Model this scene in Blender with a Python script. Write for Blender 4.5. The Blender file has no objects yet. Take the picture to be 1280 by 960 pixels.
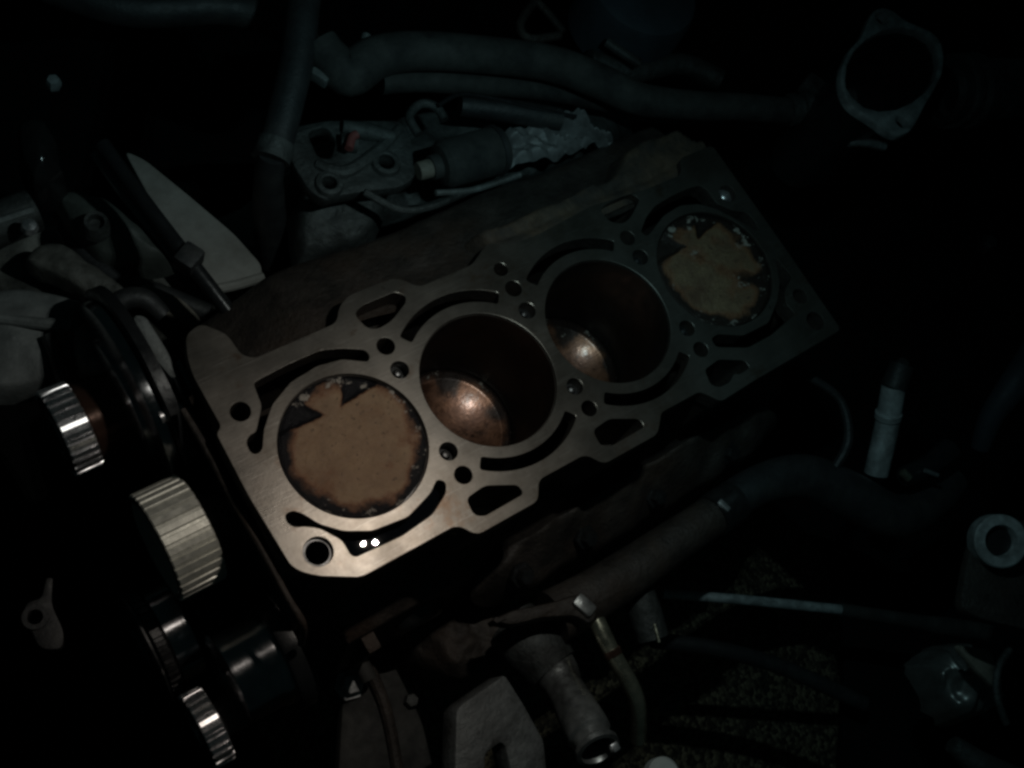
import bpy, bmesh, math, random
from mathutils import Vector, Matrix, noise

# ------------------------------------------------------------------ camera
# All coordinates below are millimetres (MM converts to metres).  The deck of the
# block is z = 0, the four bores lie along +X, 88 mm apart, bore 1 at the origin.
MM = 0.001
sc = bpy.context.scene
col = sc.collection
cam_d = bpy.data.cameras.new('Camera')
cam = bpy.data.objects.new('Camera', cam_d)
col.objects.link(cam)
right, up, back = (0.80019895, -0.51488804, 0.30752554), (0.39702686, 0.83911223, 0.37183375), (-0.44950119, -0.17544508, 0.8758811)
cam.matrix_world = Matrix(((right[0], up[0], back[0], -195.9 * MM), (right[1], up[1], back[1], -123.47 * MM), (right[2], up[2], back[2], 573.24 * MM), (0, 0, 0, 1)))
cam_d.sensor_width = 36.0
cam_d.lens = 36.0 * 1450 / 1280
cam_d.clip_start = 0.01
cam_d.clip_end = 50
sc.camera = cam

# ------------------------------------------------------------------ light: a dark garage, one two-LED work light held over the block
world = bpy.data.worlds.new('World')
sc.world = world
world.use_nodes = True
bg = world.node_tree.nodes['Background']
bg.inputs['Color'].default_value = (0.35, 0.75, 0.8, 1)
bg.inputs['Strength'].default_value = 0.005
for i, p in enumerate(((86, -2, 340), (96, -6, 340))):
    ld = bpy.data.lights.new('work_light_led', 'SPOT')
    ld.energy = 0.62
    ld.color = (1.0, 1.0, 1.0)
    ld.shadow_soft_size = 0.8 * MM
    ld.spot_size = math.radians(172)
    ld.spot_blend = 1.0
    ld.use_nodes = True                                   # white LED behind a lens: warm core, blue-green fringe
    nt = ld.node_tree; em = nt.nodes['Emission']
    tcn = nt.nodes.new('ShaderNodeTexCoord'); sx = nt.nodes.new('ShaderNodeSeparateXYZ'); cr = nt.nodes.new('ShaderNodeValToRGB')
    nt.links.new(tcn.outputs['Normal'], sx.inputs[0]); mu = nt.nodes.new('ShaderNodeMath'); mu.operation = 'ABSOLUTE'
    nt.links.new(sx.outputs[2], mu.inputs[0]); nt.links.new(mu.outputs[0], cr.inputs[0]); nt.links.new(cr.outputs[0], em.inputs['Color'])
    cr.color_ramp.elements[0].position = 0.74; cr.color_ramp.elements[0].color = (0.56, 0.94, 1.0, 1)
    cr.color_ramp.elements[1].position = 0.99; cr.color_ramp.elements[1].color = (1.0, 0.90, 0.80, 1)
    lo = bpy.data.objects.new('work_light_led', ld)
    col.objects.link(lo)
    lo.location = Vector(p) * MM
    lo.rotation_euler = (Vector((-45, -50, 0)) - Vector(p)).to_track_quat('-Z', 'Y').to_euler()
sc.view_settings.view_transform = 'Standard'
sc.view_settings.look = 'None'
sc.view_settings.exposure = 0.0
sc.view_settings.gamma = 1.0
sc.cycles.pixel_filter_type = 'GAUSSIAN'
sc.cycles.filter_width = 3.2
sc.cycles.max_bounces = 6

# ------------------------------------------------------------------ materials
def mat(name, base, rough=0.5, metal=0.0, var=0.25, scale=60.0, bump=0.0, bscale=300.0, second=None, sec_scale=25.0, sec_at=0.55, sec_w=0.08, rvar=0.12, coat=0.0, spec=0.5, turned=False):
    """Principled surface: base colour broken by noise, optional second colour in patches, rough and bump noise."""
    m = bpy.data.materials.new(name)
    m.use_nodes = True
    nt = m.node_tree
    N, L = nt.nodes, nt.links
    b = N['Principled BSDF']
    tc = N.new('ShaderNodeTexCoord')
    def nz(s, d=5.0):
        n = N.new('ShaderNodeTexNoise'); n.inputs['Scale'].default_value = s; n.inputs['Detail'].default_value = d
        n.inputs['Roughness'].default_value = 0.65
        L.new(tc.outputs['Object'], n.inputs['Vector']); return n
    n1 = nz(scale)
    mx = N.new('ShaderNodeMix'); mx.data_type = 'RGBA'
    c = Vector(base)
    mx.inputs[6].default_value = (*(c * (1 - var)), 1)
    mx.inputs[7].default_value = (*(c * (1 + var)), 1)
    mp = N.new('ShaderNodeMapRange'); mp.inputs[1].default_value = 0.3; mp.inputs[2].default_value = 0.7
    L.new(n1.outputs['Fac'], mp.inputs[0]); L.new(mp.outputs[0], mx.inputs[0])
    out = mx.outputs[2]
    if second:
        n2 = nz(sec_scale, 8.0)
        m2 = N.new('ShaderNodeMapRange'); m2.inputs[1].default_value = sec_at - sec_w; m2.inputs[2].default_value = sec_at + sec_w
        L.new(n2.outputs['Fac'], m2.inputs[0])
        mx2 = N.new('ShaderNodeMix'); mx2.data_type = 'RGBA'
        mx2.inputs[7].default_value = (*second, 1)
        L.new(m2.outputs[0], mx2.inputs[0]); L.new(out, mx2.inputs[6]); out = mx2.outputs[2]
    L.new(out, b.inputs['Base Color'])
    b.inputs['Metallic'].default_value = metal
    b.inputs['Specular IOR Level'].default_value = spec
    b.inputs['Coat Weight'].default_value = coat
    b.inputs['Coat Roughness'].default_value = 0.12
    n3 = nz(scale * 2.3)
    m3 = N.new('ShaderNodeMapRange'); m3.inputs[1].default_value = 0.3; m3.inputs[2].default_value = 0.7
    m3.inputs[3].default_value = max(0.004, rough - rvar); m3.inputs[4].default_value = min(1, rough + rvar)
    L.new(n3.outputs['Fac'], m3.inputs[0]); L.new(m3.outputs[0], b.inputs['Roughness'])
    if turned:                                            # lathe marks run round the X axis: highlights spread along it
        tg = N.new('ShaderNodeTangent'); tg.direction_type = 'RADIAL'; tg.axis = 'X'
        L.new(tg.outputs[0], b.inputs['Tangent']); b.inputs['Anisotropic'].default_value = 0.9; b.inputs['Anisotropic Rotation'].default_value = 0.25
    if bump:
        n4 = nz(bscale, 6.0)
        bp = N.new('ShaderNodeBump'); bp.inputs['Strength'].default_value = 1.0; bp.inputs['Distance'].default_value = bump * MM
        L.new(n4.outputs['Fac'], bp.inputs['Height']); L.new(bp.outputs[0], b.inputs['Normal'])
    return m

M = {}
def deck_mat():
    m = bpy.data.materials.new('machined_deck'); m.use_nodes = True
    N, L = m.node_tree.nodes, m.node_tree.links; b = N['Principled BSDF']; tc = N.new('ShaderNodeTexCoord')
    def nz(s_, d=6, ro=.65, sc_=(1, 1, 1), rz=0):
        mp = N.new('ShaderNodeMapping'); mp.inputs['Scale'].default_value = sc_; mp.inputs['Rotation'].default_value = (0, 0, rz)
        L.new(tc.outputs['Object'], mp.inputs[0])
        n = N.new('ShaderNodeTexNoise'); n.inputs['Scale'].default_value = s_; n.inputs['Detail'].default_value = d; n.inputs['Roughness'].default_value = ro
        L.new(mp.outputs[0], n.inputs['Vector']); return n.outputs['Fac']
    def rng(src, a, c, lo=0., hi=1.):
        r = N.new('ShaderNodeMapRange'); r.inputs[1].default_value = a; r.inputs[2].default_value = c; r.inputs[3].default_value = lo; r.inputs[4].default_value = hi
        L.new(src, r.inputs[0]); return r.outputs[0]
    def mix(f, a, c):
        x = N.new('ShaderNodeMix'); x.data_type = 'RGBA'; L.new(f, x.inputs[0])
        for i, q in ((6, a), (7, c)):
            if isinstance(q, tuple): x.inputs[i].default_value = (*q, 1)
            else: L.new(q, x.inputs[i])
        return x.outputs[2]
    c = mix(rng(nz(20), .35, .65), (0.125, 0.116, 0.102), (0.205, 0.187, 0.164))
    c = mix(rng(nz(11, 8, .7), .47, .68, 0, .8), c, (0.075, 0.060, 0.044))            # oil and water stain
    c = mix(rng(nz(34, 8, .75), .57, .67, 0, .75), c, (0.10, 0.062, 0.038))            # rust bloom
    c = mix(rng(nz(120, 5, .7), .66, .72, 0, .8), c, (0.07, 0.062, 0.055))            # gasket crumbs
    scr = nz(16, 4, .6, (3, 90, 1), .35)
    c = mix(rng(scr, .58, .70, 0, .45), c, (0.31, 0.295, 0.27))
    L.new(c, b.inputs['Base Color']); b.inputs['Metallic'].default_value = .8
    r1 = rng(nz(26, 7), .3, .7, .255, .385)
    L.new(r1, b.inputs['Roughness'])
    ad = N.new('ShaderNodeMath'); ad.operation = 'ADD'; L.new(scr, ad.inputs[0]); L.new(nz(500, 5, .7), ad.inputs[1])
    bp = N.new('ShaderNodeBump'); bp.inputs['Distance'].default_value = 0.00004; L.new(ad.outputs[0], bp.inputs['Height']); L.new(bp.outputs[0], b.inputs['Normal'])
    return m
M['deck'] = deck_mat()
M['iron'] = mat('oily_cast_iron', (0.042, 0.035, 0.030), 0.55, 0.2, 0.6, 50, 1.3, 300, second=(0.050, 0.035, 0.026), sec_scale=18, sec_at=0.56)
M['rusty'] = mat('rusty_cast_iron', (0.040, 0.032, 0.026), 0.75, 0.1, 0.4, 45, 1.2, 260, second=(0.095, 0.064, 0.041), sec_scale=34, sec_at=0.52, sec_w=0.1)
M['iron_wet'] = mat('wet_iron', (0.05, 0.04, 0.035), 0.22, 0.5, 0.4, 60, 0.3, 300)
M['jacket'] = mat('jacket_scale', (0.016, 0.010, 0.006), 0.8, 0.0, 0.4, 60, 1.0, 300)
M['liner'] = mat('bore_wall', (0.05, 0.043, 0.037), 0.40, 0.7, 0.5, 40, 0.10, 500, second=(0.028, 0.022, 0.018), sec_scale=22, sec_at=0.5, sec_w=0.15)
M['steel'] = mat('bright_steel', (0.80, 0.77, 0.77), 0.33, 0.9, 0.35, 120, 0.06, 900, rvar=0.10)
M['hobbed'] = mat('hobbed_steel', (0.95, 0.92, 0.93), 0.31, 0.95, 0.2, 200, 0.02, 900, rvar=0.10, turned=True)
M['turned_black'] = mat('turned_black', (0.42, 0.42, 0.43), 0.23, 1.0, 0.3, 60, 0.06, 300, rvar=0.06, turned=True, spec=0.8)
M['sinter'] = mat('sintered_steel', (0.74, 0.74, 0.66), 0.46, 0.6, 0.2, 150, 0.08, 900)
M['dark_steel'] = mat('dark_steel', (0.10, 0.10, 0.10), 0.36, 0.9, 0.3, 80, 0.1, 500)
M['brown_steel'] = mat('browned_steel', (0.085, 0.045, 0.032), 0.40, 0.6, 0.4, 60, 0.1, 400, turned=True)
M['alloy'] = mat('cast_alloy', (0.18, 0.19, 0.185), 0.6, 0.35, 0.3, 70, 0.7, 420, second=(0.10, 0.10, 0.095), sec_scale=30, sec_at=0.58)
M['dirty_alloy'] = mat('dirty_alloy', (0.075, 0.08, 0.077), 0.55, 0.35, 0.45, 60, 1.6, 170, second=(0.03, 0.03, 0.028), sec_scale=28, sec_at=0.52)
M['zinc'] = mat('zinc_tube', (0.52, 0.55, 0.55), 0.42, 0.45, 0.35, 110, 0.2, 300, second=(0.30, 0.31, 0.31), sec_scale=70, sec_at=0.52)
M['brass'] = mat('yellow_zinc', (0.66, 0.62, 0.47), 0.28, 0.92, 0.2, 90, 0.05, 500)
M['rubber'] = mat('black_rubber', (0.022, 0.023, 0.024), 0.55, 0.0, 0.3, 60, 0.4, 400, second=(0.04, 0.04, 0.038), sec_scale=40, sec_at=0.58)
M['dusty'] = mat('dusty_rubber', (0.042, 0.043, 0.040), 0.8, 0.0, 0.45, 45, 0.4, 300, second=(0.016, 0.017, 0.017), sec_scale=25, sec_at=0.55)
M['plastic'] = mat('black_plastic', (0.015, 0.016, 0.017), 0.30, 0.0, 0.2, 60, 0.15, 300)
M['void_black'] = mat('unlit_void_black', (0.006, 0.006, 0.006), 0.85, 0.0, 0.3, 10, spec=0.1)  # near-black for the added sheets that stand in for unlit depth
M['gloss'] = mat('black_gloss_paint', (0.012, 0.012, 0.012), 0.16, 0.0, 0.2, 60, 0.15, 240, rvar=0.06)
M['shield'] = mat('grey_plastic_shield', (0.30, 0.285, 0.26), 0.7, 0.0, 0.2, 30, 0.4, 300, second=(0.15, 0.135, 0.115), sec_scale=22, sec_at=0.58, sec_w=0.14)
M['tan'] = mat('dirty_tan_panel', (0.24, 0.215, 0.175), 0.7, 0.0, 0.4, 35, 0.6, 300, second=(0.06, 0.055, 0.045), sec_scale=20, sec_at=0.52)
M['panel'] = mat('painted_bay_panel', (0.17, 0.178, 0.172), 0.6, 0.0, 0.45, 25, 0.8, 160, second=(0.045, 0.048, 0.047), sec_scale=8, sec_at=0.5)
M['foil'] = mat('foil', (0.20, 0.205, 0.205), 0.6, 0.3, 0.35, 40, 0.15, 150, second=(0.10, 0.10, 0.10), sec_scale=30)
M['bag'] = mat('worn_black_casting', (0.2, 0.2, 0.19), 0.36, 0.6, 0.3, 60, 0.1, 100)
M['spigot'] = mat('worn_alloy', (0.34, 0.34, 0.33), 0.36, 0.75, 0.4, 80, 0.3, 300, second=(0.09, 0.085, 0.08), sec_scale=30, sec_at=0.56)
M['cover'] = mat('grimy_cover', (0.085, 0.095, 0.085), 0.55, 0.0, 0.35, 30, 0.5, 250, second=(0.045, 0.048, 0.042), sec_scale=16, sec_at=0.55)
M['grime'] = mat('grimy_casting', (0.18, 0.175, 0.155), 0.6, 0.1, 0.5, 40, 1.2, 160, second=(0.04, 0.039, 0.034), sec_scale=26, sec_at=0.5, sec_w=0.12)
M['bracket_alloy'] = mat('rough_alloy', (0.17, 0.18, 0.178), 0.55, 0.4, 0.45, 90, 1.4, 230, second=(0.07, 0.07, 0.067), sec_scale=45, sec_at=0.54)
M['red'] = mat('faded_red', (0.19, 0.055, 0.05), 0.6, 0.0, 0.2, 60)
M['white'] = mat('off_white', (0.6, 0.6, 0.56), 0.6, 0.0, 0.15, 60)
M['coolant'] = mat('dark_coolant', (0.004, 0.005, 0.007), 0.01, 0.0, 0.1, 60, 0.006, 160, rvar=0.005)
M['bluegrey'] = mat('blue_grey_plastic', (0.035, 0.048, 0.06), 0.6, 0.0, 0.25, 30, 0.2, 250)

# ------------------------------------------------------------------ mesh helpers
class MB:
    def __init__(self):
        self.v, self.f = [], []
    def add(self, vs, fs):
        o = len(self.v)
        self.v += [Vector(p) for p in vs]
        self.f += [tuple(i + o for i in f) for f in fs]
        return self
    def tube(self, path, rad, n=16, caps=True, sub=6):
        P = [Vector(p) for p in path]
        R = list(rad) if isinstance(rad, (list, tuple)) else [rad] * len(P)
        if sub > 1 and len(P) > 2:                      # Catmull-Rom
            Q, S = [], []
            for i in range(len(P) - 1):
                p0, p1, p2, p3 = P[max(i - 1, 0)], P[i], P[i + 1], P[min(i + 2, len(P) - 1)]
                for k in range(sub):
                    u = k / sub
                    Q.append(0.5 * ((2 * p1) + (p2 - p0) * u + (2 * p0 - 5 * p1 + 4 * p2 - p3) * u * u + (3 * p1 - p0 - 3 * p2 + p3) * u ** 3))
                    S.append(R[i] + (R[i + 1] - R[i]) * u)
            P, R = Q + [P[-1]], S + [R[-1]]
        t = (P[1] - P[0]).normalized()
        a = t.orthogonal().normalized()
        vs, fs = [], []
        for i, p in enumerate(P):
            tt = (P[min(i + 1, len(P) - 1)] - P[max(i - 1, 0)]).normalized()
            a = (a - tt * a.dot(tt)).normalized()
            b = tt.cross(a)
            for k in range(n):
                an = 2 * math.pi * k / n
                vs.append(p + (a * math.cos(an) + b * math.sin(an)) * R[i])
        for i in range(len(P) - 1):
            for k in range(n):
                fs.append((i * n + k, i * n + (k + 1) % n, (i + 1) * n + (k + 1) % n, (i + 1) * n + k))
        if caps:
            fs.append(tuple(range(n - 1, -1, -1)))
            fs.append(tuple(range((len(P) - 1) * n, len(P) * n)))
        return self.add(vs, fs)
    def lathe(self, prof, org, axis, n=40, closed=False):
        """prof: (radius, height along axis) list"""
        ax = Vector(axis).normalized(); a = ax.orthogonal().normalized(); b = ax.cross(a); o = Vector(org)
        vs, fs = [], []
        for r, h in prof:
            for k in range(n):
                an = 2 * math.pi * k / n
                vs.append(o + ax * h + (a * math.cos(an) + b * math.sin(an)) * max(r, 0.01))
        m = len(prof)
        for i in range(m if closed else m - 1):
            j = (i + 1) % m
            for k in range(n):
                fs.append((i * n + k, i * n + (k + 1) % n, j * n + (k + 1) % n, j * n + k))
        return self.add(vs, fs)
    def box(self, c, s, rot=None):
        c = Vector(c); r = rot or Matrix.Identity(3)
        vs = [c + r @ Vector((x * s[0] / 2, y * s[1] / 2, z * s[2] / 2)) for x in (-1, 1) for y in (-1, 1) for z in (-1, 1)]
        return self.add(vs, [(0, 1, 3, 2), (4, 6, 7, 5), (0, 4, 5, 1), (2, 3, 7, 6), (0, 2, 6, 4), (1, 5, 7, 3)])
    def build(self, name, m, parent=None, bevel=0.0, seg=2, smooth=35):
        org = parent.get('_o') if parent else None
        if parent: o3 = Vector(org)
        else:
            xs = [p.x for p in self.v]; ys = [p.y for p in self.v]; zs = [p.z for p in self.v]
            o3 = Vector(((min(xs) + max(xs)) / 2, (min(ys) + max(ys)) / 2, min(zs)))
        me = bpy.data.meshes.new(name)
        me.from_pydata([(p - o3) * MM for p in self.v], [], self.f)
        return finish(name, me, m, parent, o3, bevel, seg, smooth)

def finish(name, me, m, parent, o3, bevel=0.0, seg=2, smooth=35):
    bm = bmesh.new(); bm.from_mesh(me)
    bmesh.ops.recalc_face_normals(bm, faces=bm.faces)
    if bevel:
        es = [e for e in bm.edges if len(e.link_faces) == 2 and e.calc_face_angle(0) > 0.6]
        bmesh.ops.bevel(bm, geom=es, offset=bevel * MM, segments=seg, affect='EDGES', profile=0.6, clamp_overlap=True)
    bm.to_mesh(me); bm.free()
    me.polygons.foreach_set('use_smooth', [True] * len(me.polygons))
    me.set_sharp_from_angle(angle=math.radians(smooth))
    me.materials.append(M[m] if isinstance(m, str) else m)
    o = bpy.data.objects.new(name, me); col.objects.link(o)
    o['_o'] = tuple(o3)
    if parent: o.parent = parent
    else: o.location = o3 * MM
    return o

def tag(o, label, cat, group=None, kind=None):
    if kind: o['kind'] = kind
    else:
        o['label'] = label; o['category'] = cat
    if group: o['group'] = group
    return o
def thing(name, label, cat, loc, group=None):
    o = bpy.data.objects.new(name, None); col.objects.link(o)
    o.empty_display_size = 0.01
    o.location = Vector(loc) * MM; o['_o'] = tuple(loc)
    return tag(o, label, cat, group)

def fillet(poly, r, k=4):
    out, n = [], len(poly)
    P = [Vector((p[0], p[1])) for p in poly]
    for i in range(n):
        a, b, c = P[i - 1], P[i], P[(i + 1) % n]
        la, lc = (a - b).length, (c - b).length
        d = min(r, la * 0.45, lc * 0.45)
        p, q = b + (a - b).normalized() * d, b + (c - b).normalized() * d
        for j in range(k + 1):
            u = j / k
            out.append(p * (1 - u) ** 2 + b * 2 * u * (1 - u) + q * u * u)
    return [(p.x, p.y) for p in out]
def circle(cx, cy, r, n=32): return [(cx + r * math.cos(2 * math.pi * i / n), cy + r * math.sin(2 * math.pi * i / n)) for i in range(n)]
def arc_slot(cx, cy, r0, r1, a0, a1, n=18):
    o = [(cx + r1 * math.cos(math.radians(a0 + (a1 - a0) * i / n)), cy + r1 * math.sin(math.radians(a0 + (a1 - a0) * i / n))) for i in range(n + 1)]
    i_ = [(cx + r0 * math.cos(math.radians(a1 - (a1 - a0) * i / n)), cy + r0 * math.sin(math.radians(a1 - (a1 - a0) * i / n))) for i in range(n + 1)]
    return fillet(o + i_, 3.2, 3)

def plate(name, m, polys, z0, z1, parent=None, bevel=0.5, frame=None, smooth=35):
    """Flat sheet with holes: first polygon is the outline, the others are openings; frame places it (4x4 in mm)."""
    cu = bpy.data.curves.new(name, 'CURVE'); cu.dimensions = '2D'; cu.fill_mode = 'BOTH'
    for pl in polys:
        s = cu.splines.new('POLY'); s.points.add(len(pl) - 1)
        for p, q in zip(s.points, pl): p.co = (q[0], q[1], 0, 1)
        s.use_cyclic_u = True
    cu.extrude = (z1 - z0) / 2 - bevel; cu.bevel_depth = bevel; cu.bevel_resolution = 1; cu.offset = -bevel
    tmp = bpy.data.objects.new(name + '_tmp', cu); col.objects.link(tmp)
    dg = bpy.context.evaluated_depsgraph_get()
    me = bpy.data.meshes.new_from_object(tmp.evaluated_get(dg))
    bpy.data.objects.remove(tmp); bpy.data.curves.remove(cu)
    T = (frame or Matrix.Identity(4)) @ Matrix.Translation((0, 0, (z0 + z1) / 2))
    for v in me.vertices: v.co = T @ v.co
    if parent: o3 = Vector(parent['_o'])
    else:
        cs = [v.co for v in me.vertices]
        o3 = Vector(((min(c.x for c in cs) + max(c.x for c in cs)) / 2, (min(c.y for c in cs) + max(c.y for c in cs)) / 2, min(c.z for c in cs)))
    for v in me.vertices: v.co = (v.co - o3) * MM
    me.materials.clear()
    bm = bmesh.new(); bm.from_mesh(me); bmesh.ops.remove_doubles(bm, verts=bm.verts, dist=1e-6); bm.to_mesh(me); bm.free()
    return finish(name, me, m, parent, o3, smooth=smooth)

def frame_at(org, zdir, xdir):
    z = Vector(zdir).normalized(); x = Vector(xdir); x = (x - z * x.dot(z)).normalized(); y = z.cross(x)
    m = Matrix((x, y, z)).transposed().to_4x4(); m.translation = Vector(org); return m

def lump(c00, c10, c11, c01, bulge, amp, freq, seed, drop=14, nu=44, nv=34, fold=0):
    """a rounded, dented casting: bulging patch whose edges turn down"""
    c00, c10, c11, c01 = map(Vector, (c00, c10, c11, c01)); vs = []
    for i in range(nu + 1):
        for j in range(nv + 1):
            a, b = i / nu * 2 - 1, j / nv * 2 - 1
            q = max(abs(a), abs(b)); l = math.hypot(a, b)                     # square to rounded square
            k = (q / l) ** .55 if l > 1e-6 else 1
            u, v = (a * k + 1) / 2, (b * k + 1) / 2
            p = c00 * (1 - u) * (1 - v) + c10 * u * (1 - v) + c11 * u * v + c01 * (1 - u) * v
            e = max(0, (q - .78) / .22)
            n3 = Vector((p.x * freq, p.y * freq, seed))
            z = bulge * (1 - q * q) + amp * noise.noise(n3) + amp * .4 * noise.noise(n3 * 2.7) - drop * e * e
            if fold: z += fold * abs(noise.noise(Vector((a * 2.5 + b, b * .8, seed + 5))))
            vs.append(p + Vector((2 * noise.noise(n3 * 1.3), 2 * noise.noise(n3 * 1.7), z)))
    return MB().add(vs, [(i * (nv + 1) + j, (i + 1) * (nv + 1) + j, (i + 1) * (nv + 1) + j + 1, i * (nv + 1) + j + 1) for i in range(nu) for j in range(nv)])

random.seed(4)
# ------------------------------------------------------------------ setting: ground, and black sheets put where the bay is only darkness
def ground():
    m = bpy.data.materials.new('rough_ground'); m.use_nodes = True
    N, L = m.node_tree.nodes, m.node_tree.links; b = N['Principled BSDF']
    tc = N.new('ShaderNodeTexCoord'); vo = N.new('ShaderNodeTexVoronoi'); vo.inputs['Scale'].default_value = 250
    nz = N.new('ShaderNodeTexNoise'); nz.inputs['Scale'].default_value = 60; nz.inputs['Detail'].default_value = 6
    L.new(tc.outputs['Object'], vo.inputs['Vector']); L.new(tc.outputs['Object'], nz.inputs['Vector'])
    r = N.new('ShaderNodeValToRGB'); r.color_ramp.elements[0].color = (0.035, 0.028, 0.018, 1); r.color_ramp.elements[1].color = (0.26, 0.205, 0.13, 1)
    r.color_ramp.elements[0].position = 0.25; r.color_ramp.elements[1].position = 0.8
    sp = N.new('ShaderNodeSeparateColor'); L.new(vo.outputs['Color'], sp.inputs[0])
    ad = N.new('ShaderNodeMath'); ad.operation = 'MULTIPLY'; L.new(sp.outputs[0], ad.inputs[0]); L.new(nz.outputs['Fac'], ad.inputs[1])
    m2 = N.new('ShaderNodeMath'); m2.operation = 'MULTIPLY'; m2.inputs[1].default_value = 1.7; L.new(ad.outputs[0], m2.inputs[0])
    L.new(m2.outputs[0], r.inputs[0]); L.new(r.outputs[0], b.inputs['Base Color'])
    bp = N.new('ShaderNodeBump'); bp.inputs['Distance'].default_value = 0.0035; bp.invert = True
    L.new(vo.outputs['Distance'], bp.inputs['Height']); L.new(bp.outputs[0], b.inputs['Normal'])
    b.inputs['Roughness'].default_value = 0.8
    M['ground'] = m
    mb = MB(); n = 60
    vs = [(-1500 + 4000 * i / n, -2000 + 4000 * j / n, -520 + 6 * noise.noise(Vector((i * .7, j * .7, 0)))) for i in range(n + 1) for j in range(n + 1)]
    fs = [(i * (n + 1) + j, (i + 1) * (n + 1) + j, (i + 1) * (n + 1) + j + 1, i * (n + 1) + j + 1) for i in range(n) for j in range(n)]
    tag(mb.add(vs, fs).build('ground', 'ground'), '', '', kind='structure')
ground()
tag(MB().box((300, 620, -345), (2400, 980, 8)).build('far_void_sheet', 'void_black'), '', '', kind='structure')  # black sheet added to hide the lit ground in the far void
tag(plate('right_void_sheet', 'void_black', [fillet([(415.7, -60.5), (456.4, 89.9), (656.3, 165.7), (1219.6, 90.3), (547.2, -535.3), (303.9, -384.1), (399.4, -282.4), (433.8, -212.6), (407.2, -124.0)], 20)], -308, -300, None, 2), '', '', kind='structure')  # added black sheet, keeps the gap right of the block dark
tag(MB().box((-480, -260, -345), (840, 760, 8)).build('front_void_sheet', 'void_black'), '', '', kind='structure')  # added black sheet for the darkness around the sprockets

# ------------------------------------------------------------------ the engine block
B = 88.0
OUT = [(-57, 70), (-57, 39), (-61, 36.5), (-62, 0), (-60.5, -41), (-57.5, -46.5), (-51, -52.5), (-32, -63.5), (24, -63.5), (28, -65.5), (33.5, -73.5), (74.5, -73.5), (80.5, -65), (83.5, -63.5),
       (112, -63.5), (116, -65.5), (121.5, -73.5), (162, -73.5), (168, -68), (172, -63.5), (203, -63.5), (208, -69.5), (212, -75), (241, -73.8), (321, -72.5), (320.5, 0), (318.5, 76),
       (289, 76), (285, 68), (281, 65.5), (250, 66), (211, 70), (166, 66.5), (146, 67.5), (134, 73.5), (129, 72), (117, 65.5), (80, 65.8), (74, 73.5), (68, 77), (40, 77.5), (32, 73.5), (26, 65.6), (-24, 65.6), (-29, 70), (-30.5, 84), (-40, 95), (-50, 92), (-55, 80)]
SLOT1U = [(-31, 53.5), (-8, 55), (10, 54.8), (21, 51), (32, 45.2), (33, 41), (30.5, 38), (18, 45.5), (4, 47.6), (-13, 45.6), (-28, 38.5), (-38.5, 28), (-44.5, 18.5), (-48.5, 17.8), (-50.3, 20.6), (-49.5, 26), (-46.5, 28.4), (-42.5, 28.5), (-33, 40)]
SLOT1L = [(-50.5, -17), (-46.2, -16.8), (-42.5, -20.5), (-37.5, -29.5), (-28.5, -38.3), (-15.3, -45.2), (5.5, -47.6), (23.2, -42), (30, -37), (33.6, -40.4), (30.4, -45.7), (17.7, -52.3), (-2.3, -54.6), (-29, -53), (-31, -51), (-31.2, -42), (-38, -31.5), (-44, -27), (-49.5, -24.8), (-51.4, -21)]
SLOT4U = [(231, 41.5), (240.5, 48.6), (251, 53.2), (268.6, 55), (280.6, 55), (290.5, 54), (294, 48), (293.5, 38.5), (302.5, 28.5), (309.9, 25), (312, 18.3), (311, 10.5), (307.8, 11), (300.5, 22.6), (291, 35), (281.5, 42.8), (268.1, 47), (252.7, 45.2), (239.5, 39.6), (233, 37.2)]
SLOT4R = [(309.3, -11), (311.8, -27.4), (300.5, -33), (295, -41), (297, -49.5), (272, -54), (251, -54), (231, -44.5), (231, -38.6), (237, -37.8), (253, -46.2), (274.9, -46.6), (290, -37.4), (300.5, -27.5)]
def pocket_low(x): return fillet([(x - 5.2, -53.6), (x + 8, -52.2), (x + 25, -60.5), (x + 25.5, -66), (x - 1.5, -66.4), (x - 6, -63)], 3.2)
POCK = [pocket_low(44), pocket_low(132),
        fillet([(37.6, 66), (43.5, 68.8), (66, 68.8), (70, 64), (68, 60.5), (55, 54), (45, 52.8), (39.8, 56)], 4),
        fillet([(214, 65), (220, 67.2), (241, 67), (244.5, 61.5), (231, 53), (222.5, 51), (215.3, 56)], 4),
        fillet([(214.7, -53.4), (227.4, -52), (243.1, -59.8), (244, -65.6), (234.7, -66.1), (231.2, -64), (225, -67.4), (216.5, -67), (212.4, -62.9)], 2.4)]
HOLES = [(-44.5, 42, 5.3), (-44.8, -41.5, 7.6), (44, 42, 5.1), (44, 26.5, 5.1), (44, -26.3, 5.1), (44.4, -41.5, 5.0), (131.6, 55.8, 4.3), (132, 42, 5.1), (132, 26.6, 5.2), (132.2, -26.2, 5.0), (132.5, -41.4, 4.8),
         (220, 41.6, 5.0), (220.2, 27, 5.2), (220.4, -25.9, 5.2), (220.4, -41.4, 5.0), (306.2, 41.4, 6.0), (308.3, -41, 5.2), (307.3, -59.5, 6.2)]
blk = thing('engine_block', 'bare four cylinder iron engine block with its head off, bright machined deck', 'engine block', (132, 0, -330))
slots = [fillet(SLOT1U, 2.5, 3), fillet(SLOT1L, 2.5, 3), fillet(SLOT4U, 2.5, 3), fillet(SLOT4R, 2.5, 3)]
for k in (1, 2):
    slots += [arc_slot(B * k, 0, 47.8, 55.2, 51.5, 128), arc_slot(B * k, 0, 47.2, 54.6, 232, 310)]
polys = [fillet(OUT, 4)] + [circle(B * k, 0, 40.3, 96) for k in range(4)] + slots + POCK + [circle(*h) for h in HOLES]
deck = plate('deck', 'deck', polys, -13, 0, blk, 0.3, smooth=14)
deck.data.materials.append(M['iron'])
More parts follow.
